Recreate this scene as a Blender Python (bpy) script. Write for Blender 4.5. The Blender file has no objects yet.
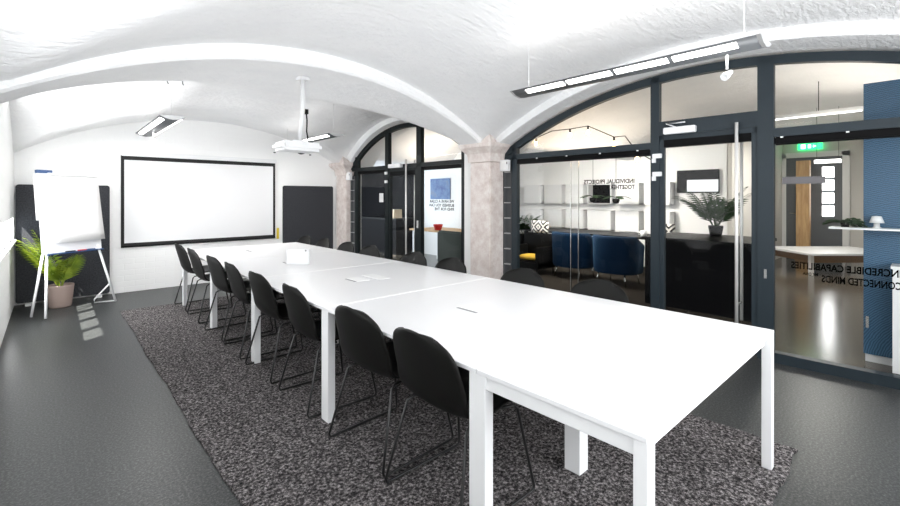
import bpy, bmesh, math, random
from mathutils import Vector, Matrix
C = bpy.context.scene.collection
PI = math.pi
random.seed(7)

# ------------------------------------------------------------------ camera, world, sun, fill lamps, exposure
scn = bpy.context.scene
CAM_H = 1.433
cam_d = bpy.data.cameras.new('camera')
cam = bpy.data.objects.new('camera', cam_d); C.objects.link(cam)
cam_d.sensor_fit = 'HORIZONTAL'; cam_d.sensor_width = 36.0
cam_d.lens = 36.0 * 438.0 / 900.0
cam_d.shift_y = -(253.0 - 197.0) / 900.0
cam_d.clip_start = 0.05
cam.location = (0, 0, CAM_H)
cam.rotation_euler = (PI / 2, 0, -math.atan(400 / 438.0))
scn.camera = cam

world = bpy.data.worlds.new('world'); scn.world = world; world.use_nodes = True
bg = world.node_tree.nodes['Background']
bg.inputs[0].default_value = (0.80, 0.90, 1.0, 1); bg.inputs[1].default_value = 2.0

sun_d = bpy.data.lights.new('sun', 'SUN'); sun_d.energy = 12.0; sun_d.angle = 0.009; sun_d.color = (1, .96, .88)
sun = bpy.data.objects.new('sun', sun_d); C.objects.link(sun)
sun.rotation_euler = Vector((.78, .62, -1.19)).to_track_quat('-Z', 'Y').to_euler()

def area(name, loc, direction, sx, sy, power, color=(1, 1, 1)):
    d = bpy.data.lights.new(name, 'AREA'); d.shape = 'RECTANGLE'; d.size = sx; d.size_y = sy
    d.energy = power; d.color = color
    o = bpy.data.objects.new(name, d); C.objects.link(o); o.location = loc
    o.rotation_euler = Vector(direction).to_track_quat('-Z', 'Z').to_euler()
    return o
# fill lamps added to brighten the room, set before blank panes and the blind
area('end_fill', (2.0, -.98, 1.45), (0, 1, 0), 3.6, 1.3, 53, (.96, .98, 1))
area('side_fill', (-.30, 2.75, 1.45), (1, 0, 0), 1.9, 1.1, 8, (.97, .985, 1))
area('blind_fill', (-.33, 6.5, 1.58), (1, 0, 0), 2.8, .7, 20, (.98, .99, 1))

scn.view_settings.view_transform = 'Standard'; scn.view_settings.look = 'None'
scn.view_settings.gamma = 1.0; scn.view_settings.use_curve_mapping = False
scn.view_settings.exposure = 1.45
scn.cycles.max_bounces = 12; scn.cycles.diffuse_bounces = 7; scn.cycles.glossy_bounces = 5
scn.cycles.transparent_max_bounces = 16; scn.cycles.transmission_bounces = 6
scn.cycles.use_denoising = True
scn.cycles.caustics_reflective = False; scn.cycles.caustics_refractive = False
scn.cycles.sample_clamp_indirect = 6.0

# ------------------------------------------------------------------ materials
def mat(name, col, rough=.5, metal=0, spec=.5, emit=None, estr=0):
    m = bpy.data.materials.new(name); m.use_nodes = True
    b = m.node_tree.nodes['Principled BSDF']
    b.inputs['Base Color'].default_value = (*col, 1); b.inputs['Roughness'].default_value = rough
    b.inputs['Metallic'].default_value = metal; b.inputs['Specular IOR Level'].default_value = spec
    if emit: b.inputs['Emission Color'].default_value = (*emit, 1); b.inputs['Emission Strength'].default_value = estr
    return m
def nodes(m): return m.node_tree.nodes, m.node_tree.links, m.node_tree.nodes['Principled BSDF']
def coords(m, scale=(1, 1, 1)):
    n, l, b = nodes(m)
    tc = n.new('ShaderNodeTexCoord'); mp = n.new('ShaderNodeMapping'); mp.inputs['Scale'].default_value = scale
    l.new(tc.outputs['Object'], mp.inputs['Vector']); return mp.outputs['Vector']
def noise(m, vec, scale, detail=4, rough=.55):
    n, l, b = nodes(m); t = n.new('ShaderNodeTexNoise'); t.inputs['Scale'].default_value = scale
    t.inputs['Detail'].default_value = detail; t.inputs['Roughness'].default_value = rough
    l.new(vec, t.inputs['Vector']); return t.outputs['Fac']
def ramp(m, fac, stops):
    n, l, b = nodes(m); r = n.new('ShaderNodeValToRGB'); e = r.color_ramp.elements
    e[0].position, e[0].color = stops[0][0], (*stops[0][1], 1)
    e[1].position, e[1].color = stops[-1][0], (*stops[-1][1], 1)
    for p, c in stops[1:-1]:
        k = e.new(p); k.color = (*c, 1)
    l.new(fac, r.inputs['Fac']); return r.outputs['Color']
def bump(m, fac, strength, dist=.01):
    n, l, b = nodes(m); k = n.new('ShaderNodeBump'); k.inputs['Strength'].default_value = strength
    k.inputs['Distance'].default_value = dist
    l.new(fac, k.inputs['Height'])
    prev = b.inputs['Normal'].links
    if prev: l.new(prev[0].from_socket, k.inputs['Normal'])
    l.new(k.outputs['Normal'], b.inputs['Normal'])
def base(m, col): n, l, b = nodes(m); l.new(col, b.inputs['Base Color'])

M = {}
# whitewashed vault: rough plaster over brick courses
m = M['vault'] = mat('whitewashed_plaster', (.9, .9, .9), .7, spec=.2)
v = coords(m, (1, 1, 1)); f1 = noise(m, v, 2.2, 3); base(m, ramp(m, f1, [(.3, (.87, .875, .88)), (.7, (.92, .92, .92))]))
v2 = coords(m, (5, 15, 9)); bump(m, noise(m, v2, 1.6, 4, .6), .6, .034)
bump(m, noise(m, v, 22, 4, .65), .38, .012)
m = M['wall'] = mat('white_painted_wall', (.88, .88, .875), .6, spec=.25)
v = coords(m)
n_, l_, b_ = nodes(m)
sep = n_.new('ShaderNodeSeparateXYZ'); l_.new(v, sep.inputs[0])
add = n_.new('ShaderNodeMath'); add.operation = 'ADD'; l_.new(sep.outputs['X'], add.inputs[0]); l_.new(sep.outputs['Y'], add.inputs[1])
cmb = n_.new('ShaderNodeCombineXYZ'); l_.new(add.outputs[0], cmb.inputs[0]); l_.new(sep.outputs['Z'], cmb.inputs[1])
br = n_.new('ShaderNodeTexBrick'); br.inputs['Scale'].default_value = 1.0
br.inputs['Brick Width'].default_value = .26; br.inputs['Row Height'].default_value = .085; br.inputs['Mortar Size'].default_value = .006
br.inputs['Mortar Smooth'].default_value = .6
l_.new(cmb.outputs[0], br.inputs['Vector'])
inv = n_.new('ShaderNodeMath'); inv.operation = 'SUBTRACT'; inv.inputs[0].default_value = 1; l_.new(br.outputs['Fac'], inv.inputs[1])
bump(m, inv.outputs[0], .35, .006); bump(m, noise(m, v, 18, 3), .15, .005)
M['paint'] = mat('white_smooth_paint', (.88, .88, .87), .55, spec=.25)
m = M['floor'] = mat('grey_linoleum', (.1, .1, .1), .38, spec=.25)
v = coords(m); f1 = noise(m, v, 80, 4, .8)
base(m, ramp(m, f1, [(.34, (.010, .011, .0115)), (.5, (.031, .033, .0335)), (.68, (.11, .114, .114))]))
m = M['rug'] = mat('speckled_grey_carpet', (.1, .1, .1), .95, spec=.05)
v = coords(m); f1 = noise(m, v, 58, 5, .9)
base(m, ramp(m, f1, [(.36, (.006, .006, .007)), (.45, (.024, .022, .0225)), (.52, (.10, .092, .093)), (.65, (.50, .465, .465))]))
bump(m, noise(m, v, 70, 4, .8), .9, .012)
m = M['tile'] = mat('brown_glossy_floor_tile', (.2, .17, .13), .18)
v = coords(m); n_, l_, b_ = nodes(m)
br = n_.new('ShaderNodeTexBrick'); br.offset = 0; br.inputs['Brick Width'].default_value = .9; br.inputs['Row Height'].default_value = .9
br.inputs['Mortar Size'].default_value = .006; br.inputs['Scale'].default_value = 1
br.inputs['Color1'].default_value = (.085, .072, .056, 1); br.inputs['Color2'].default_value = (.075, .064, .05, 1); br.inputs['Mortar'].default_value = (.05, .045, .04, 1)
l_.new(v, br.inputs['Vector']); l_.new(br.outputs['Color'], b_.inputs['Base Color'])
m = M['stone'] = mat('pink_sandstone', (.6, .5, .46), .8, spec=.2)
v = coords(m); f1 = noise(m, v, 9, 6, .7)
base(m, ramp(m, f1, [(.3, (.58, .49, .455)), (.5, (.71, .635, .60)), (.7, (.82, .775, .74))])); bump(m, noise(m, v, 30, 5, .7), .4, .008)
M['frame'] = mat('anthracite_steel', (.018, .027, .034), .45, spec=.3)
M['frame_dark'] = mat('black_green_steel', (.006, .010, .011), .4, spec=.25)
M['black'] = mat('black_plastic', (.005, .005, .005), .4, spec=.12)
M['blind'] = mat('black_roller_blind', (.003, .003, .0035), .4, spec=.08)
M['chrome'] = mat('brushed_steel', (.75, .75, .74), .25, metal=1)
M['bar'] = mat('satin_steel', (.78, .77, .75), .42, metal=.35)
M['white'] = mat('white_lacquer', (.78, .785, .79), .35)
M['table'] = mat('white_laminate', (.745, .745, .755), .3)
M['seam'] = mat('white_edge_strip', (.84, .84, .84), .5)
M['plug'] = mat('grey_cable_slot', (.25, .25, .26), .5)
m = M['shell'] = mat('black_polypropylene', (.004, .004, .0034), .5, spec=.22)
M['legs'] = mat('black_powder_coat', (.012, .012, .012), .3)
m = M['felt'] = mat('anthracite_felt', (.04, .042, .048), .95, spec=.1)
v = coords(m); base(m, ramp(m, noise(m, v, 60, 4, .7), [(.35, (.026, .027, .031)), (.65, (.062, .064, .071))]))
M['screen'] = mat('projection_fabric', (.76, .76, .77), .8, spec=.1)
M['screen_edge'] = mat('black_screen_border', (.004, .004, .004), .7)
M['paper'] = mat('flipchart_paper', (.66, .66, .66), .8, spec=.1)
M['board'] = mat('white_board_enamel', (.74, .75, .77), .3)
M['blue_plastic'] = mat('dark_blue_plastic', (.02, .06, .16), .4)
M['pot'] = mat('taupe_clay_pot', (.33, .25, .22), .7)
M['soil'] = mat('potting_soil', (.03, .02, .015), .95)
def leafmat(name, a, b):
    m = mat(name, a, .45, spec=.4); v = coords(m)
    base(m, ramp(m, noise(m, v, 7, 2), [(.35, a), (.65, b)]))
    n, l, p = nodes(m); p.inputs['Transmission Weight'].default_value = 0
    tr = n.new('ShaderNodeBsdfTranslucent'); tr.inputs[0].default_value = (*b, 1)
    mx = n.new('ShaderNodeMixShader'); mx.inputs[0].default_value = .35
    out = n['Material Output']; l.new(p.outputs[0], mx.inputs[1]); l.new(tr.outputs[0], mx.inputs[2]); l.new(mx.outputs[0], out.inputs[0])
    return m
M['leaf'] = leafmat('fresh_palm_leaf', (.10, .20, .02), (.34, .42, .04))
M['leaf_dark'] = leafmat('dark_palm_leaf', (.012, .035, .012), (.03, .07, .022))
M['lamp_grey'] = mat('grey_lamp_housing', (.10, .105, .11), .45)
M['lamp_silver'] = mat('silver_reflector', (.6, .6, .6), .35, metal=.6)
M['tube'] = mat('lit_lamp_tube', (1, 1, 1), .5, emit=(1, .98, .95), estr=2.2)
M['bulb'] = mat('warm_bulb', (1, .8, .5), .5, emit=(1, .62, .28), estr=9)
M['exit'] = mat('green_lit_sign', (.02, .4, .1), .5, emit=(.03, .8, .22), estr=1.0)
M['exit_mark'] = mat('white_lit_mark', (.8, .9, .8), .5, emit=(.8, 1, .85), estr=1.2)
M['daypane'] = mat('daylit_pane', (1, 1, 1), .5, emit=(1, 1, 1), estr=3.0)
M['frosted'] = mat('blank_white_pane', (.9, .9, .9), .5)  # opaque white, for the blank windows added with the fill lamps
M['velvet'] = mat('petrol_blue_velvet', (.002, .014, .038), .7, spec=.1)
M['velvet'].node_tree.nodes['Principled BSDF'].inputs['Sheen Weight'].default_value = .12
M['velvet'].node_tree.nodes['Principled BSDF'].inputs['Sheen Tint'].default_value = (.2, .5, .9, 1)
M['yellow'] = mat('yellow_cushion', (.55, .33, .02), .8)
M['grey_fabric'] = mat('grey_green_fabric', (.07, .085, .08), .9)
M['wood'] = mat('pine_wood', (.50, .30, .12), .5)
v = coords(M['wood'], (6, 6, .8)); base(M['wood'], ramp(M['wood'], noise(M['wood'], v, 4, 4), [(.3, (.42, .24, .09)), (.7, (.60, .39, .18))]))
M['brown'] = mat('brown_wood', (.20, .11, .05), .5)
M['charcoal_door'] = mat('charcoal_paint', (.10, .11, .12), .5)
M['greywall'] = mat('greige_wall', (.62, .60, .56), .7)
M['dark_wall'] = mat('black_wall', (.004, .004, .005), .6, spec=.08)
M['unlit_floor'] = mat('unlit_floor_brown', (.022, .018, .014), .9, spec=.1)  # dark tone carries the shade of the unlit office floor
M['red'] = mat('red_glaze', (.5, .02, .02), .4)
M['beige'] = mat('beige_card', (.6, .48, .33), .7)
M['decal'] = mat('black_vinyl_lettering', (.002, .002, .002), .8, spec=.0)
M['decal_grey'] = mat('grey_vinyl_strip', (.13, .125, .13), .7, spec=.1)
M['tag'] = mat('yellow_plastic', (.75, .55, .03), .5)
m = M['blue_pattern'] = mat('blue_wave_pattern', (.03, .12, .25), .5)
v = coords(m, (1, 9, 9)); n_, l_, b_ = nodes(m)
vo = n_.new('ShaderNodeTexWave'); vo.wave_type = 'RINGS'; vo.inputs['Scale'].default_value = 2.2; vo.inputs['Distortion'].default_value = 4
l_.new(v, vo.inputs['Vector']); base(m, ramp(m, vo.outputs['Fac'], [(.3, (.014, .06, .12)), (.7, (.042, .13, .235))]))
m = M['picture'] = mat('blue_picture', (.1, .15, .3), .6)
v = coords(m); base(m, ramp(m, noise(m, v, 5, 3), [(.3, (.06, .10, .26)), (.55, (.13, .22, .40)), (.75, (.20, .22, .28))]))
m = M['diamond'] = mat('black_white_pattern', (.5, .5, .5), .9)
v = coords(m, (1, 1, 1)); n_, l_, b_ = nodes(m)
sp = n_.new('ShaderNodeSeparateXYZ'); l_.new(v, sp.inputs[0])
def tri(sock, per):
    a = n_.new('ShaderNodeMath'); a.operation = 'PINGPONG'; a.inputs[1].default_value = per; l_.new(sock, a.inputs[0]); return a.outputs[0]
s_ = n_.new('ShaderNodeMath'); s_.operation = 'ADD'; l_.new(tri(sp.outputs['Y'], .11), s_.inputs[0]); l_.new(tri(sp.outputs['Z'], .11), s_.inputs[1])
q_ = n_.new('ShaderNodeMath'); q_.operation = 'PINGPONG'; q_.inputs[1].default_value = .04; l_.new(s_.outputs[0], q_.inputs[0])
g_ = n_.new('ShaderNodeMath'); g_.operation = 'GREATER_THAN'; g_.inputs[1].default_value = .02; l_.new(q_.outputs[0], g_.inputs[0])
base(m, ramp(m, g_.outputs[0], [(.4, (.01, .01, .01)), (.6, (.75, .73, .68))]))
# clear glass: see-through with a mirror sheen that grows at glancing angles
def glass(name, tint):
    m = bpy.data.materials.new(name); m.use_nodes = True; n = m.node_tree.nodes; l = m.node_tree.links
    n.remove(n['Principled BSDF']); out = n['Material Output']
    t = n.new('ShaderNodeBsdfTransparent'); t.inputs[0].default_value = (*tint, 1)
    g = n.new('ShaderNodeBsdfGlossy'); g.inputs['Roughness'].default_value = .0; g.inputs['Color'].default_value = (1, 1, 1, 1)
    fr = n.new('ShaderNodeFresnel'); ge = n.new('ShaderNodeNewGeometry')   # a pane reflects alike from both sides
    mr = n.new('ShaderNodeMapRange'); l.new(ge.outputs['Backfacing'], mr.inputs[0]); mr.inputs[3].default_value = 1.25; mr.inputs[4].default_value = 1 / 1.25
    l.new(mr.outputs[0], fr.inputs['IOR'])
    x = n.new('ShaderNodeMixShader'); l.new(fr.outputs[0], x.inputs[0]); l.new(t.outputs[0], x.inputs[1]); l.new(g.outputs[0], x.inputs[2])
    l.new(x.outputs[0], out.inputs[0]); return m
M['glass'] = glass('clear_glass', (.965, .975, .97))

# ------------------------------------------------------------------ mesh helpers
class MB:
    def __init__(s): s.b = bmesh.new()
    def box(s, lo, hi, mtx=None):
        vs = [s.b.verts.new((x, y, z)) for x in (lo[0], hi[0]) for y in (lo[1], hi[1]) for z in (lo[2], hi[2])]
        if mtx:
            for v in vs: v.co = mtx @ v.co
        for f in ((0, 1, 3, 2), (4, 6, 7, 5), (0, 4, 5, 1), (2, 3, 7, 6), (0, 2, 6, 4), (1, 5, 7, 3)):
            s.b.faces.new([vs[i] for i in f])
        return s
    def ring_loft(s, rings, cap=True, smooth=True, closed=True):
        R = [[s.b.verts.new(p) for p in r] for r in rings]
        n = len(R[0])
        for a, b in zip(R, R[1:]):
            for i in range(n if closed else n - 1):
                f = s.b.faces.new((a[i], a[(i + 1) % n], b[(i + 1) % n], b[i])); f.smooth = smooth
        if cap and n > 2:
            s.b.faces.new(R[0][::-1]); s.b.faces.new(R[-1])
        return s
    def tube(s, pts, r, n=8, rend=None):
        pts = [Vector(p) for p in pts]; rings = []
        up = None
        for i, p in enumerate(pts):
            d = (pts[min(i + 1, len(pts) - 1)] - pts[max(i - 1, 0)]).normalized()
            if up is None: up = Vector((0, 0, 1)) if abs(d.z) < .9 else Vector((1, 0, 0))
            a = d.cross(up).normalized(); up = a.cross(d).normalized()
            rr = r if rend is None else r + (rend - r) * i / (len(pts) - 1)
            rings.append([p + rr * (math.cos(2 * PI * k / n) * a + math.sin(2 * PI * k / n) * up) for k in range(n)])
        return s.ring_loft(rings)
    def lathe(s, prof, c=(0, 0, 0), n=24, mtx=None):
        rings = [[Vector(c) + Vector((max(r, 1e-4) * math.cos(2 * PI * k / n), max(r, 1e-4) * math.sin(2 * PI * k / n), z)) for k in range(n)] for r, z in prof]
        if mtx: rings = [[mtx @ p for p in r] for r in rings]
        return s.ring_loft(rings)
    def grid(s, P, smooth=True):
        V = [[s.b.verts.new(p) for p in row] for row in P]
        for i in range(len(V) - 1):
            for j in range(len(V[0]) - 1):
                f = s.b.faces.new((V[i][j], V[i][j + 1], V[i + 1][j + 1], V[i + 1][j])); f.smooth = smooth
        return s
    def poly(s, pts): s.b.faces.new([s.b.verts.new(p) for p in pts]); return s
    def prism(s, pts, off):
        off = Vector(off); a = [s.b.verts.new(p) for p in pts]; b = [s.b.verts.new(Vector(p) + off) for p in pts]
        s.b.faces.new(a[::-1]); s.b.faces.new(b)
        for i in range(len(a)):
            j = (i + 1) % len(a); s.b.faces.new((a[i], a[j], b[j], b[i]))
        return s
    def bevel(s, w, seg=2):
        bmesh.ops.bevel(s.b, geom=list(s.b.edges), offset=w, segments=seg, affect='EDGES', clamp_overlap=True); return s
    def build(s, name, m, parent=None, fix=True):
        if fix: bmesh.ops.recalc_face_normals(s.b, faces=list(s.b.faces))
        me = bpy.data.meshes.new(name); s.b.to_mesh(me); s.b.free()
        me.materials.append(m)
        o = bpy.data.objects.new(name, me); C.objects.link(o)
        if parent: o.parent = parent
        return o
def empty(name, loc=(0, 0, 0), rz=0):
    o = bpy.data.objects.new(name, None); C.objects.link(o); o.location = loc; o.rotation_euler = (0, 0, rz)
    o.empty_display_size = .05; return o
def tag(o, label, cat, group=None):
    o['label'] = label; o['category'] = cat
    if group: o['group'] = group
    return o
def thing(name, label, cat, loc=(0, 0, 0), rz=0, group=None): return tag(empty(name, loc, rz), label, cat, group)
def struct(o, label=None):
    o['kind'] = 'structure'
    if label: o['label'] = label
    return o
def dup(root, loc, rz, label, group=None):
    r = root.copy(); C.objects.link(r); r.location = loc; r.rotation_euler = (0, 0, rz); r['label'] = label
    if group: r['group'] = group
    for ch in list(root.children):
        c = ch.copy(); C.objects.link(c); c.parent = r
        for g in list(ch.children):
            d = g.copy(); C.objects.link(d); d.parent = c
    return r
def lettering(name, rows, m, parent):
    """rows: (text, size, y, z) on a plane x = const; reads mirrored from the room"""
    b = bmesh.new()
    for txt, size, x, y, z, wid in rows:
        cu = bpy.data.curves.new('text', 'FONT'); cu.body = txt; cu.size = size; cu.offset = size * .028; cu.resolution_u = 3
        o = bpy.data.objects.new('text', cu); C.objects.link(o)
        dg = bpy.context.evaluated_depsgraph_get(); me = bpy.data.meshes.new_from_object(o.evaluated_get(dg))
        k = wid / max(v.co.x for v in me.vertices)
        me.transform(Matrix(((0, 0, 1, x), (k, 0, 0, y), (0, 1, 0, z), (0, 0, 0, 1))))
        b.from_mesh(me); bpy.data.objects.remove(o); bpy.data.meshes.remove(me)
    me = bpy.data.meshes.new(name); b.to_mesh(me); b.free(); me.materials.append(m)
    o = bpy.data.objects.new(name, me); C.objects.link(o); o.parent = parent; return o

# ------------------------------------------------------------------ setting: vaults, ribs, walls, floors
XL, XR, XC = -.35, 4.30, 2.0          # left wall plane, arcade plane, crown line
YB = 8.15                             # screen wall
def circ(t, c, top, R):
    d = min(abs(t - c), R * .999); return top - R + math.sqrt(R * R - d * d)
def smax(a, b, k=.06):
    h = max(k - abs(a - b), 0) / k; return max(a, b) + h * h * k * .25
def z_near(x, y): return smax(circ(x, XC, 2.82, 4.03), circ(y, 1.45, 2.83, 4.78))
def z_far(x, y): return smax(circ(x, XC + .03, 2.70, 4.5), circ(y, 6.08, 2.79, 2.62))
def z_rib(x): return circ(x, XC, 2.68, 4.51)
def grid_pts(zf, x0, x1, y0, y1, nx=56, ny=56):
    return [[(x0 + (x1 - x0) * i / nx, y0 + (y1 - y0) * j / ny, zf(x0 + (x1 - x0) * i / nx, y0 + (y1 - y0) * j / ny)) for j in range(ny + 1)] for i in range(nx + 1)]
struct(MB().grid(grid_pts(z_near, XL, XR, -1.05, 3.97)).build('ceiling', M['vault'], fix=False), 'white groin vault over the near half of the room')
struct(MB().grid(grid_pts(z_far, XL, XR, 4.33, YB)).build('ceiling_vault', M['vault'], fix=False), 'white groin vault over the screen end of the room')
def rib(name, y0, y1):
    n = 48; xs = [XL + (XR + .1 - XL) * i / n for i in range(n + 1)]
    mb = MB(); mb.ring_loft([[(x, y0, 3.1), (x, y0, z_rib(x) + .02), (x, y0 + .02, z_rib(x)), (x, y1 - .02, z_rib(x)), (x, y1, z_rib(x) + .02), (x, y1, 3.1)] for x in xs])
    for f in mb.b.faces: f.smooth = False
    return struct(mb.build(name, M['vault']))
rib('trim_1', 3.95, 4.35)
rib('trim_2', -1.12, -1.0)
struct(MB().box((XL - .1, -1.3, -.1), (4.72, YB + .1, 0)).build('floor', M['floor']))
struct(MB().box((XL - .3, YB, 0), (4.6, YB + .15, 3.1)).build('wall_back', M['wall']))
struct(MB().box((XL - .3, -1.25, 0), (4.8, -1.1, 3.1)).build('wall_front', M['paint']))
# left wall with its window niche at the far end
WY0, WY1, WZ0 = 5.05, 8.02, .88
lw = MB(); lw.box((XL - .10, -1.2, 0), (XL, WY0, 3.1)); lw.box((XL - .10, WY0, 0), (XL, WY1, WZ0 - .03)); lw.box((XL - .10, WY1, 0), (XL, YB, 3.1)); lw.box((XL - .10, WY0, 1.95), (XL, WY1, 3.1))
struct(lw.build('wall_left', M['wall']))
w3 = struct(empty('window_3', (XL, 0, 0)))
f = MB(); f.box((-.05, WY0, 1.9), (-.01, WY1, 1.95)); f.box((-.05, WY0, WZ0), (-.01, WY1, WZ0 + .02))
for y in (5.05, 5.55, 6.05, 6.55, 7.05, 7.55): f.box((-.05, y, WZ0), (-.01, y + .1, 1.95))
f.build('window_frame', M['white'], w3)
MB().poly([(-.03, WY0, WZ0 + .02), (-.03, WY1, WZ0 + .02), (-.03, WY1, 1.93), (-.03, WY0, 1.93)]).build('glass_pane', M['glass'], w3)
MB().box((-.14, WY0 - .05, WZ0 - .03), (.03, WY1 + .04, WZ0)).bevel(.006).build('window_sill', M['white'], w3)
blind = tag(MB().box((XL - .008, WY0, 1.17), (XL + .002, WY1, 1.97)).build('roller_blind', M['paint']), 'white roller blind half lowered over the window by the potted palm', 'blind')
bb = MB()
for k in range(7): bb.tube([(XL + .03, 5.2 + k * .42, .12), (XL + .03, 5.2 + k * .42, .82)], .022, 8)
bb.tube([(XL + .03, 5.1, .14), (XL + .03, 7.95, .14)], .02); bb.tube([(XL + .03, 5.1, .80), (XL + .03, 7.95, .80)], .02)
# unseen blank windows added on solid walls to go with the fill lamps
for nm, lo, hi in (('blank_window_4', (.2, -1.1, .8), (3.8, -1.05, 2.1)), ('blank_window_5', (XL - .005, 1.75, .85), (XL + .03, 3.75, 2.05))):
    w = struct(empty(nm, ((lo[0] + hi[0]) / 2, (lo[1] + hi[1]) / 2, lo[2])))
    cx, cy = w.location.x, w.location.y
    L = (lo[0] - cx, lo[1] - cy, 0); H = (hi[0] - cx, hi[1] - cy, hi[2] - lo[2])
    MB().box((L[0], L[1], L[2]), H).build('glass_pane', M['frosted'], w)
    f = MB()
    if nm == 'blank_window_4':
        for x in (L[0], 0, H[0]): f.box((x - .03, L[1], 0), (x + .03, H[1] + .02, H[2]))
        f.box((L[0], L[1], -.05), (H[0], H[1] + .03, 0)); f.box((L[0], L[1], H[2]), (H[0], H[1] + .03, H[2] + .05))
    else:
        for y in (L[1], 0, H[1]): f.box((L[0], y - .03, 0), (H[0] + .012, y + .03, H[2]))
        f.box((L[0], L[1], -.05), (H[0] + .012, H[1], 0)); f.box((L[0], L[1], H[2]), (H[0] + .012, H[1], H[2] + .05))
    f.build('window_frame', M['white'], w)

# arcade wall towards the glass: soffits, steps and piers
FA = math.atan(.045)                   # the glass line is turned a little against the room
def fx(y, off=0): return 4.72 - .045 * y + off
NA = (1.45, 2.73, 4.78)                # near arch soffit: centre, crown, radius
FAr = (6.0, 2.71, 2.37)
def arch_wall(name, cen, top, R, ya, yb, zv, n=48):
    ys = [ya + (yb - ya) * i / n for i in range(n + 1)]
    zs = [circ(y, cen, top, R) for y in ys]
    mb = MB()
    mb.grid([[(XR, y, max(zv(XR, y), z) + .06), (XR, y, z + .004), (XR + .012, y, z), (4.86, y, z)] for y, z in zip(ys, zs)], smooth=False)
    mb.grid([[(4.86, y, z), (4.86, y, 3.1)] for y, z in zip(ys, zs)], smooth=False)
    return struct(mb.build(name, M['vault']))
arch_wall('wall_right', *NA, -1.05, 3.97, z_near)
arch_wall('wall_arch', *FAr, 4.33, 7.67, z_far)
struct(MB().box((XR + .03, 3.95, 0), (4.62, 4.44, 3.1)).build('wall_pier', M['paint']))
struct(MB().box((XR + .0, 7.67, 0), (4.6, YB + .02, 3.1)).build('wall_corner', M['paint']))

def pillar(name, x0, x1, y0, y1, ztop, label):
    r = thing(name, label, 'pillar', ((x0 + x1) / 2, (y0 + y1) / 2, 0))
    hx, hy = (x1 - x0) / 2, (y1 - y0) / 2
    def rect(e, z, ch=.0):
        return [(-hx - e, -hy - e, z), (hx, -hy - e, z), (hx, hy + e, z), (-hx - e, hy + e, z)]
    mb = MB(); mb.box((-hx, -hy, .12), (hx, hy, ztop - .24)).bevel(.012, 2); mb.build('shaft', M['stone'], r)
    MB().ring_loft([rect(.035, 0), rect(.035, .09), rect(.0, .125)], smooth=False).build('base', M['stone'], r)
    cap = MB().ring_loft([rect(0, ztop - .245), rect(.018, ztop - .24), rect(.022, ztop - .17), rect(.03, ztop - .13), rect(.105, ztop - .05), rect(.115, ztop), rect(.05, ztop + .012)], smooth=False)
    a = (-hx - .12, -hy - .10, ztop + .115)
    q = rect(.055, ztop + .008)
    cap.b.faces.ensure_lookup_table()
    vs = [cap.b.verts.new(p) for p in ((-hx - .10, -hy - .10, ztop), (-hx + .10, -hy - .05, ztop), (-hx + .02, -hy + .14, ztop), (-hx - .08, -hy + .12, ztop))]; va = cap.b.verts.new(a)
    for i in range(4): cap.b.faces.new((vs[i], vs[(i + 1) % 4], va))
    cap.build('capital', M['stone'], r)
    return r
pillar('stone_pillar', 4.25, 4.52, 3.875, 4.25, 2.14, 'pink sandstone pillar with flared capital between the two glazed arches')
pillar('stone_pillar', 4.25, 4.46, 7.66, 8.05, 2.10, 'pink sandstone pillar in the corner beside the dark wall panel')

# rooms behind the glass
struct(MB().box((4.72, -1.6, -.1), (13.2, 13.1, 0)).build('floor_hall', M['tile']))
n = 60
def zhall(y): return max(circ(y, 1.45, 2.95, 5.0), circ(y, 6.0, 2.85, 2.5), 2.2)
struct(MB().grid([[(4.86 + (13.2 - 4.86) * i / 8, -1.6 + 14.7 * j / n, zhall(-1.6 + 14.7 * j / n)) for j in range(n + 1)] for i in range(9)]).build('ceiling_hall', M['vault'], fix=False))
struct(MB().box((9.0, 2.45, 0), (9.12, 13, 3.1)).build('wall_office', M['paint']))
struct(MB().box((9.0, 2.38, 0), (13.0, 2.46, 3.1)).build('wall_corridor', M['greywall']))
struct(MB().box((13.0, -1.6, 0), (13.15, 2.5, 3.1)).build('wall_hall', M['greywall']))
struct(MB().box((4.7, -1.7, 0), (13.2, -1.55, 3.1)).build('wall_side', M['greywall']))
struct(MB().box((7.0, 6.7, 0), (7.1, 8.72, 3.1)).build('wall_partition', M['paint']))
struct(MB().box((6.9, 8.72, 0), (7.0, 13, 3.1)).build('wall_dark', M['dark_wall']))
struct(MB().box((4.6, 12.95, 0), (9.1, 13.1, 3.1)).build('wall_end', M['dark_wall']))
struct(MB().box((4.95, 2.05, -.05), (9.0, 6.7, .002)).build('floor_office', M['unlit_floor']))  # dark layer added over the tiles in place of shade on the floor
# lamps without fixtures, added to brighten the rooms behind the glass
area('office_wall_fill', (7.3, 4.2, 2.5), (.62, 0, -.78), 2.4, .3, 95, (1, .95, .88))
area('office_vault_fill', (6.6, 3.6, 1.9), (0, 0, 1), 2.2, 1.2, 6, (1, .86, .70))
area('hall_vault_fill', (7.0, .6, 2.0), (0, 0, 1), 2.2, 1.0, 7, (1, .92, .82))
area('lounge_vault_fill', (6.0, 7.0, 1.9), (0, 0, 1), .8, .3, 4, (1, .88, .74))
area('hall_fill', (9.6, 1.3, 2.6), (0, 0, -1), 1.5, .3, 27, (1, .96, .9))
area('lounge_fill', (6.3, 7.5, 2.5), (0, 0, -1), .6, .3, 7, (1, .95, .88))

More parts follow.
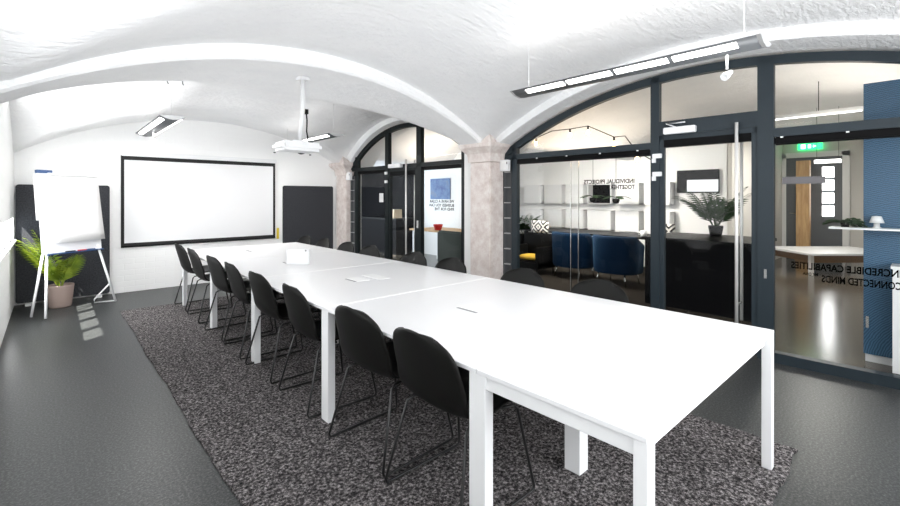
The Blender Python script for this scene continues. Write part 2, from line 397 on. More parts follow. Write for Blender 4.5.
# ------------------------------------------------------------------ glazed arches
def arch_band(mb, cen, top, R, w, ya, yb, x0, x1, n=40):
    pts = []
    a0 = math.asin(max(-1, min(1, (ya - cen) / R))); a1 = math.asin(max(-1, min(1, (yb - cen) / R)))
    rings = []
    for i in range(n + 1):
        a = a0 + (a1 - a0) * i / n
        o = (cen + R * math.sin(a), top - R + R * math.cos(a)); q = (cen + (R - w) * math.sin(a), top - R + (R - w) * math.cos(a))
        rings.append([(x0, o[0], o[1]), (x1, o[0], o[1]), (x1, q[0], q[1]), (x0, q[0], q[1])])
    mb.ring_loft(rings, smooth=False)
def pane(parent, y0, y1, z0, ztop, arch=None, x=0.0):
    if arch:
        cen, top, R = arch; n = 20
        pts = [(x, y0, z0), (x, y1, z0)] + [(x, y1 + (y0 - y1) * i / n, max(z0 + .01, circ(y1 + (y0 - y1) * i / n, cen, top, R))) for i in range(n + 1)]
    else: pts = [(x, y0, z0), (x, y1, z0), (x, y1, ztop), (x, y0, ztop)]
    mb = MB(); mb.poly(pts); return mb.build('glass_pane', M['glass'], parent)
D = .035
G1 = struct(empty('window_1', (4.72, 0, 0), FA), 'wide arched steel glass wall with mirrored lettering on its panes')
A1 = (1.45, 2.70, 4.78)
f = MB(); arch_band(f, *A1, .078, -1.02, 3.93, -D, D)
f.box((-D, 3.66, 0), (D, 3.74, 2.1)); f.box((-D, 1.87, 0), (D, 1.955, 2.66)); f.box((-D, .915, 0), (D, 1.035, 2.66))
f.box((-D, -1.03, 0), (D, -.95, 2.0)); f.box((-D, 1.95, 1.93), (D, 3.88, 1.995)); f.box((-D, -1.0, 1.955), (D, .92, 2.03))
f.box((-D, 1.95, 0), (D, 3.7, .085)); f.box((-D - .02, -1.0, 0), (D, .92, .085)); f.box((-D, 1.035, 2.06), (D, 1.87, 2.2))
f.build('window_frame', M['frame'], G1)
a1i = (1.45, 2.64, 4.72)
for y0, y1, z0, zt, ar in ((2.84, 3.67, .08, 1.94, None), (1.95, 2.85, .08, 1.94, None), (-.96, .93, .08, 1.96, None), (1.95, 3.82, 1.99, 0, a1i), (1.03, 1.88, 2.19, 0, a1i), (-.96, .92, 2.02, 0, a1i)):
    pane(G1, y0, y1, z0, zt, ar)
for y in (2.79, 2.89): MB().box((-.008, y - .003, .08), (.008, y + .003, 1.93)).build('glass_edge_strip', M['chrome'], G1)
MB().box((.04, 3.74, 0), (.07, 3.95, 2.1)).build('side_panel', M['lamp_grey'], G1)
for y0, y1, z0, z1 in ((1.96, 3.66, 1.862, 1.93), (-.95, .915, 1.885, 1.955)):
    b = MB().box((-.028, y0, z0), (.03, y1, z1)).bevel(.01, 2).build('roller_blind', M['blind'], G1)
    k = y0 + .12
    while k < y1:
        MB().box((-.034, k, z1 - .012), (-.029, k + .02, z1 + .004)).build('bracket', M['white'], b); k += .42
lettering('lettering', [('INDIVIDUAL PROJECTS', .064, -.004, 2.13, 1.585, .59), ('TOGETHER', .064, -.004, 2.13, 1.52, .27)], M['decal'], G1)
lettering('lettering', [('INCREDIBLE CAPABILITIES', .078, -.004, .14, .828, .66), ('CONNECTED MINDS', .078, -.004, .14, .735, .46), ('MY DNA', .034, -.004, .622, .778, .10)], M['decal'], G1)
MB().box((-.005, .575, 1.545), (-.003, .86, 1.605)).build('sticker_strip', M['decal_grey'], G1)

def door(name, parent_loc, rz, y0, y1, ztop, zhead, fm, label, handle_y, hr=.014):
    d = struct(empty(name, (*parent_loc[:2], 0), rz), label)
    f = MB(); s = .045
    f.box((-.025, y0, .02), (.025, y0 + s, zhead)); f.box((-.025, y1 - s, .02), (.025, y1, zhead)); f.box((-.025, y0, zhead - .05), (.025, y1, zhead)); f.box((-.025, y0, .02), (.025, y1, .10))
    f.build('door_frame', fm, d)
    MB().box((-.03, y0 + s, zhead - .125), (.026, y1 - s, zhead - .05)).build('roller_blind', M['blind'], d)
    pane(d, y0 + s - .01, y1 - s + .01, .09, zhead - .05)
    for sx in (-1, 1):
        hx = -.07 if sx < 0 else .12
        h = MB().tube([(hx, handle_y, .28), (hx, handle_y, ztop)], hr, 12).build('door_handle', M['bar'], d)
        for z in (.45, ztop - .1): MB().tube([(sx * .005, handle_y, z), (hx, handle_y, z)], .009, 8).build('handle_bracket', M['chrome'], h)
    return d
d1 = door('door_1', (4.72, 0), FA, 1.035, 1.87, 2.11, 2.06, M['frame'], 'steel framed glass door with full height bar handles', 1.185)
cl = MB().box((-.10, 1.52, 2.06), (-.035, 1.81, 2.125)).bevel(.006).build('door_closer', M['white'], d1)
MB().tube([(-.07, 1.70, 2.125), (-.08, 1.79, 2.165), (-.05, 1.62, 2.17)], .008, 6).build('closer_arm', M['white'], cl)
MB().box((-.012, 1.345, 1.485), (-.006, 1.615, 1.60)).build('door_sign', M['white'], d1)
MB().box((-.045, .965, .72), (-.035, .985, .80)).build('lock_plate', M['chrome'], d1)
for z in (1.83, 1.645):
    s = MB().box((-.06, 1.84, z), (-.035, 1.93, z + .045)).bevel(.004).build('contact_sensor', M['white'], d1)
    MB().box((-.055, 1.90, z - .045), (-.036, 1.935, z)).build('sensor_magnet', M['white'], s)

G2 = struct(empty('window_2', (4.72, 0, 0), FA), 'round arched dark steel glass front at the far end of the arcade')
A2 = (6.0, 2.68, 2.37)
f = MB(); arch_band(f, *A2, .075, 4.33, 7.66, -D, D)
f.box((-D, 7.40, 0), (D, 7.49, 2.2)); f.box((-D, 4.58, 0), (D, 4.66, 2.2)); f.box((-D, 6.43, 0), (D, 6.53, 2.6)); f.box((-D, 5.56, 0), (D, 5.68, 2.63))
f.box((-D, 4.4, 1.925), (D, 7.6, 1.99)); f.box((-D, 4.66, 0), (D, 5.6, .09)); f.box((-D, 6.5, 0), (D, 7.45, .09))
f.build('window_frame', M['frame_dark'], G2)
a2i = (6.0, 2.63, 2.32)
for y0, y1, z0, zt, ar in ((6.5, 7.42, .08, 1.94, None), (4.64, 5.58, .08, 1.94, None), (6.5, 7.6, 1.98, 0, a2i), (5.66, 6.45, 1.98, 0, a2i), (4.4, 5.58, 1.98, 0, a2i)):
    pane(G2, y0, y1, z0, zt, ar)
for y0, y1 in ((6.53, 7.40), (4.66, 5.56)): MB().box((-.028, y0, 1.865), (.03, y1, 1.925)).bevel(.01, 2).build('roller_blind', M['blind'], G2)
MB().box((.04, 7.49, 0), (.07, 7.67, 2.1)).build('side_panel', M['frame_dark'], G2)
MB().box((.04, 4.43, 0), (.07, 4.58, 2.1)).build('side_panel', M['frame_dark'], G2)
lettering('lettering', [('WE HAVE A CLEAR', .062, -.004, 4.84, 1.345, .55), ('BUSINESS YOU CAN', .062, -.004, 4.84, 1.285, .55), ('FIND FOR THE', .062, -.004, 4.84, 1.225, .43)], M['decal'], G2)
MB().box((-.006, 6.62, 1.34), (-.003, 6.74, 1.50)).build('notice_sheet', M['paper'], G2)
d2 = door('door_2', (4.72, 0), FA, 5.68, 6.43, 2.06, 1.925, M['frame_dark'], 'dark steel glass door in the far arch', 5.90)
MB().box((-.10, 6.02, 1.935), (-.035, 6.36, 2.0)).bevel(.006).build('door_closer', M['white'], d2)
MB().box((-.06, 5.60, .93), (-.035, 5.64, 1.05)).build('lock_plate', M['chrome'], d2)
for z in (1.83, 1.68): MB().box((-.06, 6.45, z), (-.035, 6.51, z + .045)).build('contact_sensor', M['white'], d2)

# slim steel racks and white loudspeakers beside the pillars
def rack(y0, y1, x, label, zt=1.84):
    r = thing('wall_rack', label, 'rack', (x, (y0 + y1) / 2, 0), FA, 'steel racks beside the pillars'); h = (y1 - y0) / 2
    f = MB(); f.box((0, -h, 0), (.05, -h + .012, zt)); f.box((0, h - .012, 0), (.05, h, zt)); f.box((.045, -h, 0), (.05, h, zt)); f.build('rack_frame', M['lamp_grey'], r)
    z = .12
    while z < zt: MB().box((-.01, -h + .012, z), (.045, h - .012, z + .012)).build('shelf', M['lamp_silver'], r); z += .205
rack(3.745, 3.872, fx(3.8, -.03), 'slim grey steel rack right of the near pillar')
rack(4.47, 4.575, fx(4.5, -.03), 'slim grey steel rack left of the near pillar')
rack(7.495, 7.645, fx(7.6, -.03), 'slim grey steel rack beside the corner pillar')
def speaker(y, z, x, label):
    r = thing('wall_speaker', label, 'speaker', (x, y, z), FA, 'white speakers beside the pillars')
    MB().prism([(0, -.07, 0), (0, .07, .0), (0, .07, .15), (0, -.07, .15)], (.06, 0, 0)).bevel(.006).build('body', M['white'], r)
    MB().prism([(-.004, -.05, .02), (-.004, .05, .02), (-.004, .05, .13), (-.004, -.05, .13)], (.003, 0, 0)).build('grille', M['paint'], r)
    MB().box((-.006, -.062, .09), (-.001, -.052, .12)).build('logo_plate', M['black'], r)
speaker(3.80, 1.775, fx(3.8, -.12), 'white loudspeaker box on the right of the near pillar')
speaker(7.60, 1.76, fx(7.6, -.12), 'white loudspeaker box beside the corner pillar')

# ------------------------------------------------------------------ rug and table
rng = random.Random(3)
def edge_noise(t, s): return .008 * math.sin(t * 3.1 + s) + .005 * math.sin(t * 9.7 + 2 * s) + .004 * math.sin(t * 31 + s)
rx0, rx1, ry0, ry1 = .65, 3.10, .50, 6.80
per = []
n = 60
for i in range(n): t = i / n; per.append((rx0 + (rx1 - rx0) * t, ry0 + edge_noise(t * 4, 1)))
for i in range(n): t = i / n; per.append((rx1 + edge_noise(t * 7, 2), ry0 + (ry1 - ry0) * t))
for i in range(n): t = i / n; per.append((rx1 - (rx1 - rx0) * t, ry1 + edge_noise(t * 4, 3)))
for i in range(n * 2): t = i / (2 * n); per.append((rx0 + edge_noise(t * 7, 4) * .7, ry1 - (ry1 - ry0) * t))
tag(MB().prism([(x, y, .001) for x, y in per], (0, 0, .012)).build('rug', M['rug']), 'long speckled grey and black carpet lying under the white table', 'rug')

TX0, TX1, TZ = 1.28, 2.815, .733
T = thing('conference_table', 'long white laminate conference table of joined tops with square legs', 'table', ((TX0 + TX1) / 2, 3.6, .013))
tl = Matrix.Translation((-(TX0 + TX1) / 2, -3.6, -.013))
def tpart(name, boxes, m, bev=.002, parent=None):
    mb = MB()
    for lo, hi in boxes: mb.box(lo, hi, tl)
    if bev: mb.bevel(bev, 1)
    return mb.build(name, m, parent or T)
tys = [.55, 1.245, 2.585, 3.915, 5.235, 6.62]
for a, b in zip(tys, tys[1:]):
    tpart('tabletop', [((TX0, a + .002, TZ - .019), (TX1, b - .002, TZ))], M['table'])
    zb, zt = TZ - .075, TZ - .0192
    for x in ((TX0 + .014, TX1 - .044) if a < 1 else (TX0 + .30, TX1 - .33)): tpart('apron', [((x, a + .03, zb), (x + .03, b - .03, zt))], M['white'])
for y in tys[1:-1]: tpart('joint_strip', [((TX0 + .01, y - .012, TZ - .001), (TX1 - .01, y + .012, TZ + .0012))], M['seam'], 0)
leg_y = [.575, 1.245, 2.585, 3.915, 5.235, 6.595]
for i, y in enumerate(leg_y):
    wy = .045 if 0 < i < 5 else .0225
    for x in (TX0 + .030, TX1 - .026):
        tpart('leg', [((x - .025, y - wy, .013), (x + .025, y + wy, TZ - .0195))], M['white'])
    if 0 < i < 5:
        tpart('crossbar', [((TX0 + .07, y - .02, TZ - .075), (TX1 - .07, y + .02, TZ - .0197))], M['white'])
for y in (1.245, 3.915): tpart('center_leg', [((1.99, y - .045, .013), (2.07, y + .045, TZ - .0195))], M['white'])
tpart('crossbar', [((TX0 + .07, .58, TZ - .075), (TX1 - .07, .605, TZ - .0197))], M['white'])
for x, y in ((1.9, 1.93), (1.86, 3.28), (1.84, 4.58), (1.9, 5.95)):
    fl = tpart('cable_flap', [((x + .015, y - .10, TZ - .001), (x + .13, y + .10, TZ + .002))], M['seam'], 0)
    tpart('cable_slot', [((x - .006, y - .085, TZ - .001), (x + .012, y + .085, TZ + .0018))], M['plug'], 0, )
fl = tpart('cable_flap', [((2.06, 3.14, TZ - .001), (2.17, 3.42, TZ + .002))], M['seam'], 0)

# white box on the table
bx = thing('presentation_box', 'small white box standing on the conference table before the projection screen', 'box', (1.905, 4.42, TZ + .002), -.74)
MB().box((-.115, -.03, 0), (.115, .03, .16)).bevel(.004).build('body', M['white'], bx)
MB().lathe([(.0, 0), (.0095, 0), (.0095, .002), (0, .002)], (0, 0, 0), 14, Matrix.Translation((.086, -.0325, .145)) @ Matrix.Rotation(-PI / 2, 4, 'X')).build('round_mark', M['plug'], bx)

# ------------------------------------------------------------------ chairs
def make_chair(loc, rz, label, group):
    r = thing('conference_chair', label, 'chair', loc, rz, group)
    prof = [(.235, .425), (.20, .447), (.10, .452), (0, .44), (-.08, .435), (-.15, .45), (-.196, .495), (-.224, .56), (-.248, .64), (-.270, .72), (-.289, .785), (-.302, .832)]
    def at(t):
        t *= len(prof) - 1; i = min(int(t), len(prof) - 2); u = t - i
        p = [Vector(prof[max(0, min(len(prof) - 1, i + k))]) for k in (-1, 0, 1, 2)]
        return .5 * ((2 * p[1]) + (p[2] - p[0]) * u + (2 * p[0] - 5 * p[1] + 4 * p[2] - p[3]) * u * u + (-p[0] + 3 * p[1] - 3 * p[2] + p[3]) * u ** 3)
    NU, NV = 20, 36; P = []
    for j in range(NV + 1):
        t = j / NV; c = at(t)
        hw = .225 + .026 * math.sin(PI * min(1, t * 1.15))
        back = max(0, min(1, (t - .42) / .25)); seat = 1 - back
        if t > .70: k = (t - .70) / .30; hw *= (1 - .55 * k ** 3.6)
        if t < .12: k = (.12 - t) / .12; hw *= (1 - .22 * k ** 2.0)
        if .36 < t < .62: hw *= 1 - .05 * math.sin((t - .36) / .26 * PI)
        row = []
        for i in range(NU + 1):
            s = (i / NU) * 2 - 1
            droop = -.055 * back * abs(s) ** 2.4 * (1 if t < .8 else 1)
            topdip = -.022 * max(0, (t - .8) / .2) * abs(s) ** 2
            row.append((c.x + .042 * back * s * s, s * hw, c.y + .028 * seat * abs(s) ** 2.5 + topdip))
        P.append(row)
    sh = MB().grid(P).build('seat_shell', M['shell'], r)
    md = sh.modifiers.new('thickness', 'SOLIDIFY'); md.thickness = .009; md.offset = 0
    for sy in (-1, 1):
        y1, y2 = sy * .19, sy * .262
        pts = [(-.02, y1, .425), (-.13, y1 + sy * .012, .42), (-.155, y1 + sy * .02, .405), (-.25, y2, .03), (-.243, y2, .009), (-.22, y2, .0085), (.22, y2, .0085), (.243, y2, .009), (.25, y2, .03), (.19, y1 + sy * .02, .40), (.17, y1 + sy * .012, .42), (.10, y1, .425)]
        MB().tube(pts, .0075, 8).build('sled_leg', M['legs'], r)
    b = MB(); b.tube([(-.02, -.19, .425), (-.02, .19, .425)], .009, 8); b.tube([(.10, -.19, .425), (.10, .19, .425)], .009, 8); b.build('seat_support', M['legs'], r)
    return r
FZ = .013
lys = [1.55, 2.13, 2.93, 3.63, 4.30, 4.93, 5.77, 6.46]
llab = ['black shell chair on the left of the table, nearest the camera, right of a table leg gap',
        'second black shell chair from the near end, left side of the table',
        'third black shell chair from the near end, left side of the table',
        'fourth black shell chair from the near end, left side of the table',
        'fourth black shell chair from the screen wall, left side of the table',
        'third black shell chair from the screen wall, left side of the table',
        'second black shell chair from the screen wall, left side of the table',
        'black shell chair closest to the screen wall, left side of the table']
llab[0] = 'black shell chair nearest the camera on the left side of the table'
rys = [1.58, 2.25, 3.12, 3.70, 4.57, 5.16, 5.81, 6.41]
rlab = ['chair back showing nearest the camera along the glass wall side of the table',
        'second chair back from the near end, glass wall side, right of the near pillar',
        'chair back just left of the near pillar on the glass wall side',
        'second chair back left of the near pillar, before the far glass arch',
        'fourth chair back from the far end, before the left pane of the far arch',
        'third chair back from the far end, below the corner pillar',
        'second chair back from the far end, before the right half of the dark wall panel',
        'chair back at the far end, before the left half of the dark wall panel']
rot_l = [0, .05, -.04, .03, -.02, .05, 0, .04]
ch0 = None
GL, GR = 'black shell chairs along the left side of the table', 'black shell chairs along the glass wall side of the table'
for y, lb, rz in zip(lys, llab, rot_l):
    if ch0 is None: ch0 = make_chair((1.475, y, FZ), rz, lb, GL)
    else: dup(ch0, (1.475, y, FZ), rz, lb, GL)
for y, lb in zip(rys, rlab): dup(ch0, (2.62, y, FZ), PI + rng.uniform(-.04, .04), lb, GR)

# ------------------------------------------------------------------ screen wall
S = thing('projection_screen', 'large white pull down projection screen with black border on the back wall', 'screen', (1.92, YB - .02, .69))
MB().box((-1.14, -.045, 1.36), (1.16, .018, 1.43)).bevel(.012, 2).build('casing', M['white'], S)
MB().box((-1.14, -.008, .0), (1.14, 0, 1.365)).build('border', M['screen_edge'], S)
MB().box((-1.10, -.011, .05), (1.10, -.0085, 1.30)).build('screen_surface', M['screen'], S)
MB().tube([(-1.14, -.004, -.005), (1.14, -.004, -.005)], .011, 10).build('bottom_bar', M['black'], S)
MB().box((-.04, -.012, -.045), (.04, .0, -.02)).build('pull_tab', M['white'], S)
def panel(name, x0, x1, z1, y, label, r=.035):
    t = thing(name, label, 'panel', ((x0 + x1) / 2, y, 0)); h = (x1 - x0) / 2; pts = []
    for cx, cz, a0 in ((h - r, z1 - r, 0), (-h + r, z1 - r, PI / 2), (-h + r, .03 + r, PI), (h - r, .03 + r, 1.5 * PI)):
        for k in range(7): a = a0 + k * PI / 12; pts.append((cx + r * math.cos(a), 0, cz + r * math.sin(a)))
    MB().prism(pts, (0, .05, 0)).build('felt_board', M['felt'], t)
    for sx in (-1, 1): MB().box((sx * h * .75 - .03, -.10, 0), (sx * h * .75 + .03, .06, .03)).build('foot', M['white'], t)
    return t
panel('acoustic_panel', -.335, .645, 1.60, YB - .07, 'dark felt acoustic panel standing behind the flipchart and palm')
panel('acoustic_panel', 3.20, 4.20, 1.645, YB - .07, 'dark felt acoustic panel between the screen and the corner pillar')
tag(MB().box((3.095, YB - .02, .66), (3.135, YB - .002, .86)).bevel(.004).build('wall_tag', M['tag']), 'small yellow tag on the white wall right of the screen', 'tag')

# ------------------------------------------------------------------ flipchart
e1 = Vector((.836, .548, 0)).normalized(); nrm = Vector((e1.y, -e1.x, 0))
FC = thing('flipchart', 'white flipchart easel with paper pad and splayed legs before the dark panel', 'flipchart', (.225, 7.30, 0), math.atan2(e1.y, e1.x))
tilt = Matrix.Translation((0, 0, .74)) @ Matrix.Rotation(-.10, 4, 'X')
w = .345
mb = MB(); mb.box((-w, 0, 0), (w, .02, 1.0), tilt); mb.bevel(.004, 1); mb.build('board', M['board'], FC)
P = [[tilt @ Vector((-w + .10 + .60 * i / 8 + .02 * (1 - j / 8), -.012 - .018 * math.sin(PI * i / 8) * (1 - j / 8) - .02 * (1 - j / 8) ** 2, .13 + .84 * j / 8)) for i in range(9)] for j in range(9)]
pd = MB().grid(P).build('paper_pad', M['paper'], FC); md = pd.modifiers.new('thickness', 'SOLIDIFY'); md.thickness = .01
P = [[tilt @ Vector((-w - .022 + .22 * i / 4, .028, .42 + .55 * j / 6)) for i in range(5)] for j in range(7)]
ps = MB().grid(P).build('turned_sheet', M['paper'], FC); md = ps.modifiers.new('thickness', 'SOLIDIFY'); md.thickness = .003
mb = MB(); mb.box((-w - .0, -.012, .985), (-w + .16, .03, 1.025), tilt); mb.build('clamp_end', M['blue_plastic'], FC)
mb = MB(); mb.box((-w + .10, -.03, .965), (w - .02, -.005, .99), tilt); mb.build('pad_clamp', M['board'], FC)
tr = MB().box((-w + .03, -.05, .735), (w - .01, .02, .748)).build('pen_tray', M['blue_plastic'], FC)
for k, (x, m_) in enumerate(((.02, 'red'), (.12, 'blue_plastic'), (-.12, 'black'))):
    MB().tube([(x, -.035, .756), (x + .11, -.035, .756)], .008, 8).build('marker_pen', M[m_], tr)
def lg(p0, p1, r=.014): return MB().tube([p0, p1], r, 10).build('leg', M['white'], FC)
lg((-w + .05, .01, .80), (-.41, -.147, .012)); lg((-w + .03, .03, .80), (-.40, .10, .012))
lg((w - .05, .01, .80), (.473, -.075, .012))
b = MB(); b.tube([(.42, -.05, .27), (.32, .10, .06), (.33, .11, .012), (.47, -.07, .02)], .010, 8); b.build('leg_brace', M['white'], FC)

# ------------------------------------------------------------------ plants
def frond(parent, m, base_p, az, length, lift, droop, nleaf=13, lw=.02, ll=.22):
    mb = MB(); d = Vector((math.cos(az), math.sin(az), 0)); pts = []
    for i in range(nleaf + 3):
        t = i / (nleaf + 2)
        pts.append(Vector(base_p) + d * (length * (t * math.cos(lift) + .25 * droop * t * t)) + Vector((0, 0, length * (t * math.sin(lift) - droop * t * t * .55))))
    mb.tube(pts, .006, 5, .0015)
    side = Vector((-d.y, d.x, 0))
    for i in range(3, len(pts)):
        t = i / (len(pts) - 1); tang = (pts[i] - pts[i - 1]).normalized(); L = ll * math.sin(PI * (.25 + .68 * t)) + .02
        for s in (-1, 1):
            dr = (side * s * .75 + tang * .8 + Vector((0, 0, .15))).normalized(); q = pts[i]
            wv = tang.cross(dr).cross(dr).normalized() * lw * .5
            a = q + dr * L * .45 + Vector((0, 0, -.02)); e = q + dr * L + Vector((0, 0, -.09 * L / .2))
            v0, v1, v2, v3 = [mb.b.verts.new(p) for p in (q, a + wv, e, a - wv)]
            mb.b.faces.new((v0, v1, v2)); mb.b.faces.new((v0, v2, v3))
    return mb.build('frond', m, parent, fix=False)
def palm(name, label, loc, potr, poth, potm, leafm, specs, cat='plant', lw=.02, ll=.22, nleaf=13):
    r = thing(name, label, cat, loc)
    pt = MB().lathe([(0, .0), (potr * .78, .0), (potr * .82, .02), (potr, poth - .02), (potr, poth), (potr * .88, poth), (potr * .86, poth - .04), (0, poth - .04)]).build('pot', potm, r)
    MB().lathe([(0, poth - .045), (potr * .86, poth - .04), (0, poth - .03)]).build('soil', M['soil'], pt)
    for az, L, lift, droop in specs: frond(r, leafm, (.02 * math.cos(az), .02 * math.sin(az), poth - .04), az, L, lift, droop, nleaf, lw=lw, ll=ll)
    return r
R_ = random.Random(11)
specs = []
for k in range(15):
    az = R_.uniform(2.7, 4.2) if k < 9 else R_.uniform(4.2, 5.4)
    specs.append((az, R_.uniform(.70, .92) if k < 9 else R_.uniform(.35, .6), R_.uniform(1.15, 1.42), R_.uniform(.2, .6)))
palm('potted_palm', 'green potted palm in a taupe pot behind the flipchart legs', (.10, 7.66, 0), .14, .29, M['pot'], M['leaf'], specs, lw=.013, ll=.22, nleaf=13)

# ------------------------------------------------------------------ projector and pendants
PJ = thing('projector', 'white ceiling projector on a pole below the vault rib', 'projector', (1.98, 4.62, 1.915))
mb = MB(); mb.box((-.22, -.16, .01), (.22, .16, .105)); mb.bevel(.03, 4); mb.build('body', M['white'], PJ)
MB().lathe([(0, 0), (.05, 0), (.05, .03), (.04, .035), (.038, .02), (0, .02)], (0, 0, 0), 20, Matrix.Translation((.12, .16, .05)) @ Matrix.Rotation(-PI / 2, 4, 'X')).build('lens', M['black'], PJ)
MB().box((-.09, -.09, .098), (.09, .09, .125)).bevel(.008).build('mount_plate', M['white'], PJ)
MB().tube([(0, -.14, .78), (0, -.14, .45), (0, -.06, .12)], .024, 12).build('pole', M['white'], PJ)
MB().box((-.05, -.19, .755), (.05, -.09, .79)).build('ceiling_plate', M['white'], PJ)
MB().tube([(.03, -.15, .43), (.05, -.13, .34), (.05, -.12, .22), (.10, -.05, .13), (.20, .02, .115), (.27, .05, .10)], .008, 8).build('cable', M['black'], PJ)
MB().box((.015, -.165, .40), (.05, -.12, .45)).build('cable_clip', M['black'], PJ)
for k in (-.2, .2): MB().lathe([(0, 0), (.012, 0), (.012, -.01), (0, -.01)], (k, .12, 0)).build('foot', M['black'], PJ)

def pendant(x, y0, y1, z, label, spot_y, spots=True):
    L = (y1 - y0) / 2
    r = thing('pendant_lamp', label, 'lamp', (x, (y0 + y1) / 2, z), 0, 'long wing shaped pendant lamps')
    prof = [(-.125, .028), (-.06, -.002), (0, -.012), (.06, -.002), (.125, .028), (.06, .03), (0, .034), (-.06, .03)]
    MB().ring_loft([[(a, y, b) for a, b in prof] for y in (-L, L)]).build('housing', M['lamp_grey'], r)
    for sy in (-1, 1):
        MB().prism([(a * 1.02, sy * L, b * 1.05) for a, b in prof], (0, sy * .02, 0)).build('end_cap', M['lamp_silver'], r)
    for k in range(4):
        a = -L + .10 + k * (2 * L - .2) / 4
        for sx in (-1,):
            MB().prism([(sx * .105, a, .0135), (sx * .062, a, -.0065), (sx * .062, a + (2 * L - .2) / 4 - .03, -.0065), (sx * .105, a + (2 * L - .2) / 4 - .03, .0135)], (0, 0, .006)).build('light_tube', M['tube'], r)
    if x < 2: MB().prism([(.075, -L + .1, -.004), (.11, -L + .1, .014), (.11, L - .1, .014), (.075, L - .1, -.004)], (0, 0, .005)).build('side_light', M['tube'], r)
    la = area('pendant_light', (0, 0, -.02), (0, 0, -1), .16, 2 * L - .2, 8 if y1 > 4 else 3, (1, .98, .95)); la.rotation_euler = (0, 0, 0); la.parent = r
    lu = area('vault_fill', (0, 0, .05), (0, 0, 1), .2, 2 * L - .2, .5 if y1 > 4 else 1.3, (1, .98, .96)); lu.rotation_euler = (PI, 0, 0); lu.parent = r  # upward lamp added to brighten the vault
    zc = 2.8 - z
    for yy in (-L * .9, L * .9): MB().tube([(0, yy, .03), (0, yy, min(zc, (z_near if y1 < 4 else z_far)(x, (y0 + y1) / 2 + yy) - z + .01))], .003, 6).build('cable', M['white'], r)
    if spots:
        q = spot_y - (y0 + y1) / 2
        s = MB().tube([(0, q, -.01), (0, q, -.10)], .007, 8).build('spotlight_stem', M['white'], r)
        mt = Matrix.Translation((0, q, -.135)) @ Matrix.Rotation(.95, 4, 'Y') @ Matrix.Rotation(.35, 4, 'X')
        MB().lathe([(0, .04), (.012, .04), (.017, .015), (.025, -.022), (.025, -.03), (.019, -.026), (0, -.015)], (0, 0, 0), 18, mt).build('spotlight', M['white'], r)
    return r
pendant(3.0, .645, 2.38, 2.30, 'long grey pendant lamp before the near glass arch', .82)
pendant(1.005, 5.66, 7.50, 2.30, 'short looking pendant lamp over the projection screen', 6.9)
pendant(3.0, 5.66, 7.50, 2.30, 'dark pendant lamp behind the projector by the far arch', 6.9, False)
for x, y in ((.86, 5.1), (1.0, 5.15), (.66, 5.35)):
    z = z_far(x, y)
    tag(MB().tube([(x, y, z + .01), (x, y, z - .03), (x + .01, y, z - .045)], .006, 6).build('ceiling_hook', M['plug']), 'small dark hook in the far vault above the screen lamp', 'hook', 'small hooks in the vault')

# ------------------------------------------------------------------ behind the glass: office with lounge chairs
def lounge(loc, rz, label, group):
    r = thing('lounge_chair', label, 'chair', loc, rz, group)
    n = 24; rings = []
    for z, s in ((.20, .93), (.24, .98), (.50, 1.0), (.74, 1.03), (.79, 1.02), (.80, .98)):
        ro = []
        for k in range(n + 1):
            a = PI / 2 * 1.0 + PI * k / n; ro.append((.30 * s * math.cos(a) * .9 - .02 + (.22 if k in (0, n) else 0), .37 * s * math.sin(a), z - (.14 if k in (0, n) and z > .6 else 0)))
        ri = [(x * .8 + .02, y * .82, z) for x, y, z in ro[::-1]]
        rings.append(ro + ri)
    MB().ring_loft(rings).build('backrest', M['velvet'], r)
    mb = MB().box((-.2, -.30, .20), (.32, .30, .42)); mb.bevel(.04, 3); mb.build('seat', M['velvet'], r)
    for x, y in ((-.16, -.22), (-.16, .22), (.26, -.22), (.26, .22)): MB().tube([(x, y, .21), (x * 1.15, y * 1.15, .0)], .012, 8, .009).build('leg', M['chrome'], r)
    return r
lc = lounge((6.92, 4.32, 0), .0, 'blue velvet lounge chair behind the glass, left one of the pair', 'blue velvet chairs behind the glass')
dup(lc, (6.88, 3.48, 0), .0, 'blue velvet lounge chair behind the glass, right one of the pair')
at_ = thing('office_table', 'long dark table behind the blue velvet chairs', 'table', (7.85, 4.2, 0))
MB().box((-.42, -1.7, .71), (.42, 1.7, .745)).build('tabletop', M['black'], at_)
for x, y in ((-.35, -1.6), (-.35, 1.6), (.35, -1.6), (.35, 1.6)): MB().box((x - .03, y - .03, 0), (x + .03, y + .03, .71)).build('leg', M['black'], at_)
ac = thing('armchair', 'black armchair with low seat left behind the near glass pane', 'armchair', (6.72, 5.05, 0))
mb = MB().box((-.28, -.32, .12), (.30, .32, .26)); mb.bevel(.02, 2); mb.build('seat', M['black'], ac)
mb = MB().box((.20, -.32, .2), (.32, .32, .74)); mb.bevel(.02, 2); mb.build('backrest', M['black'], ac)
for y in (-.32, .26): MB().box((-.28, y, .12), (.30, y + .06, .52)).bevel(.012).build('armrest', M['black'], ac)
for x in (-.25, .26):
    for y in (-.28, .28): MB().tube([(x, y, .13), (x, y, 0)], .014).build('leg', M['black'], ac)
def cushion(name, loc, rot, sx, sy, sz, m, label):
    P = []; N = 10
    top = [[(sx * (i / N - .5), sy * (j / N - .5), sz * .5 * ((1 - (2 * i / N - 1) ** 4) * (1 - (2 * j / N - 1) ** 4)) ** .5) for j in range(N + 1)] for i in range(N + 1)]
    bot = [[(x, y, -z) for x, y, z in r] for r in top]
    mb = MB().grid(top); mb.grid(bot); bmesh.ops.remove_doubles(mb.b, verts=list(mb.b.verts), dist=.0005)
    o = mb.build(name, m); o.location = loc; o.rotation_euler = rot; return tag(o, label, 'cushion')
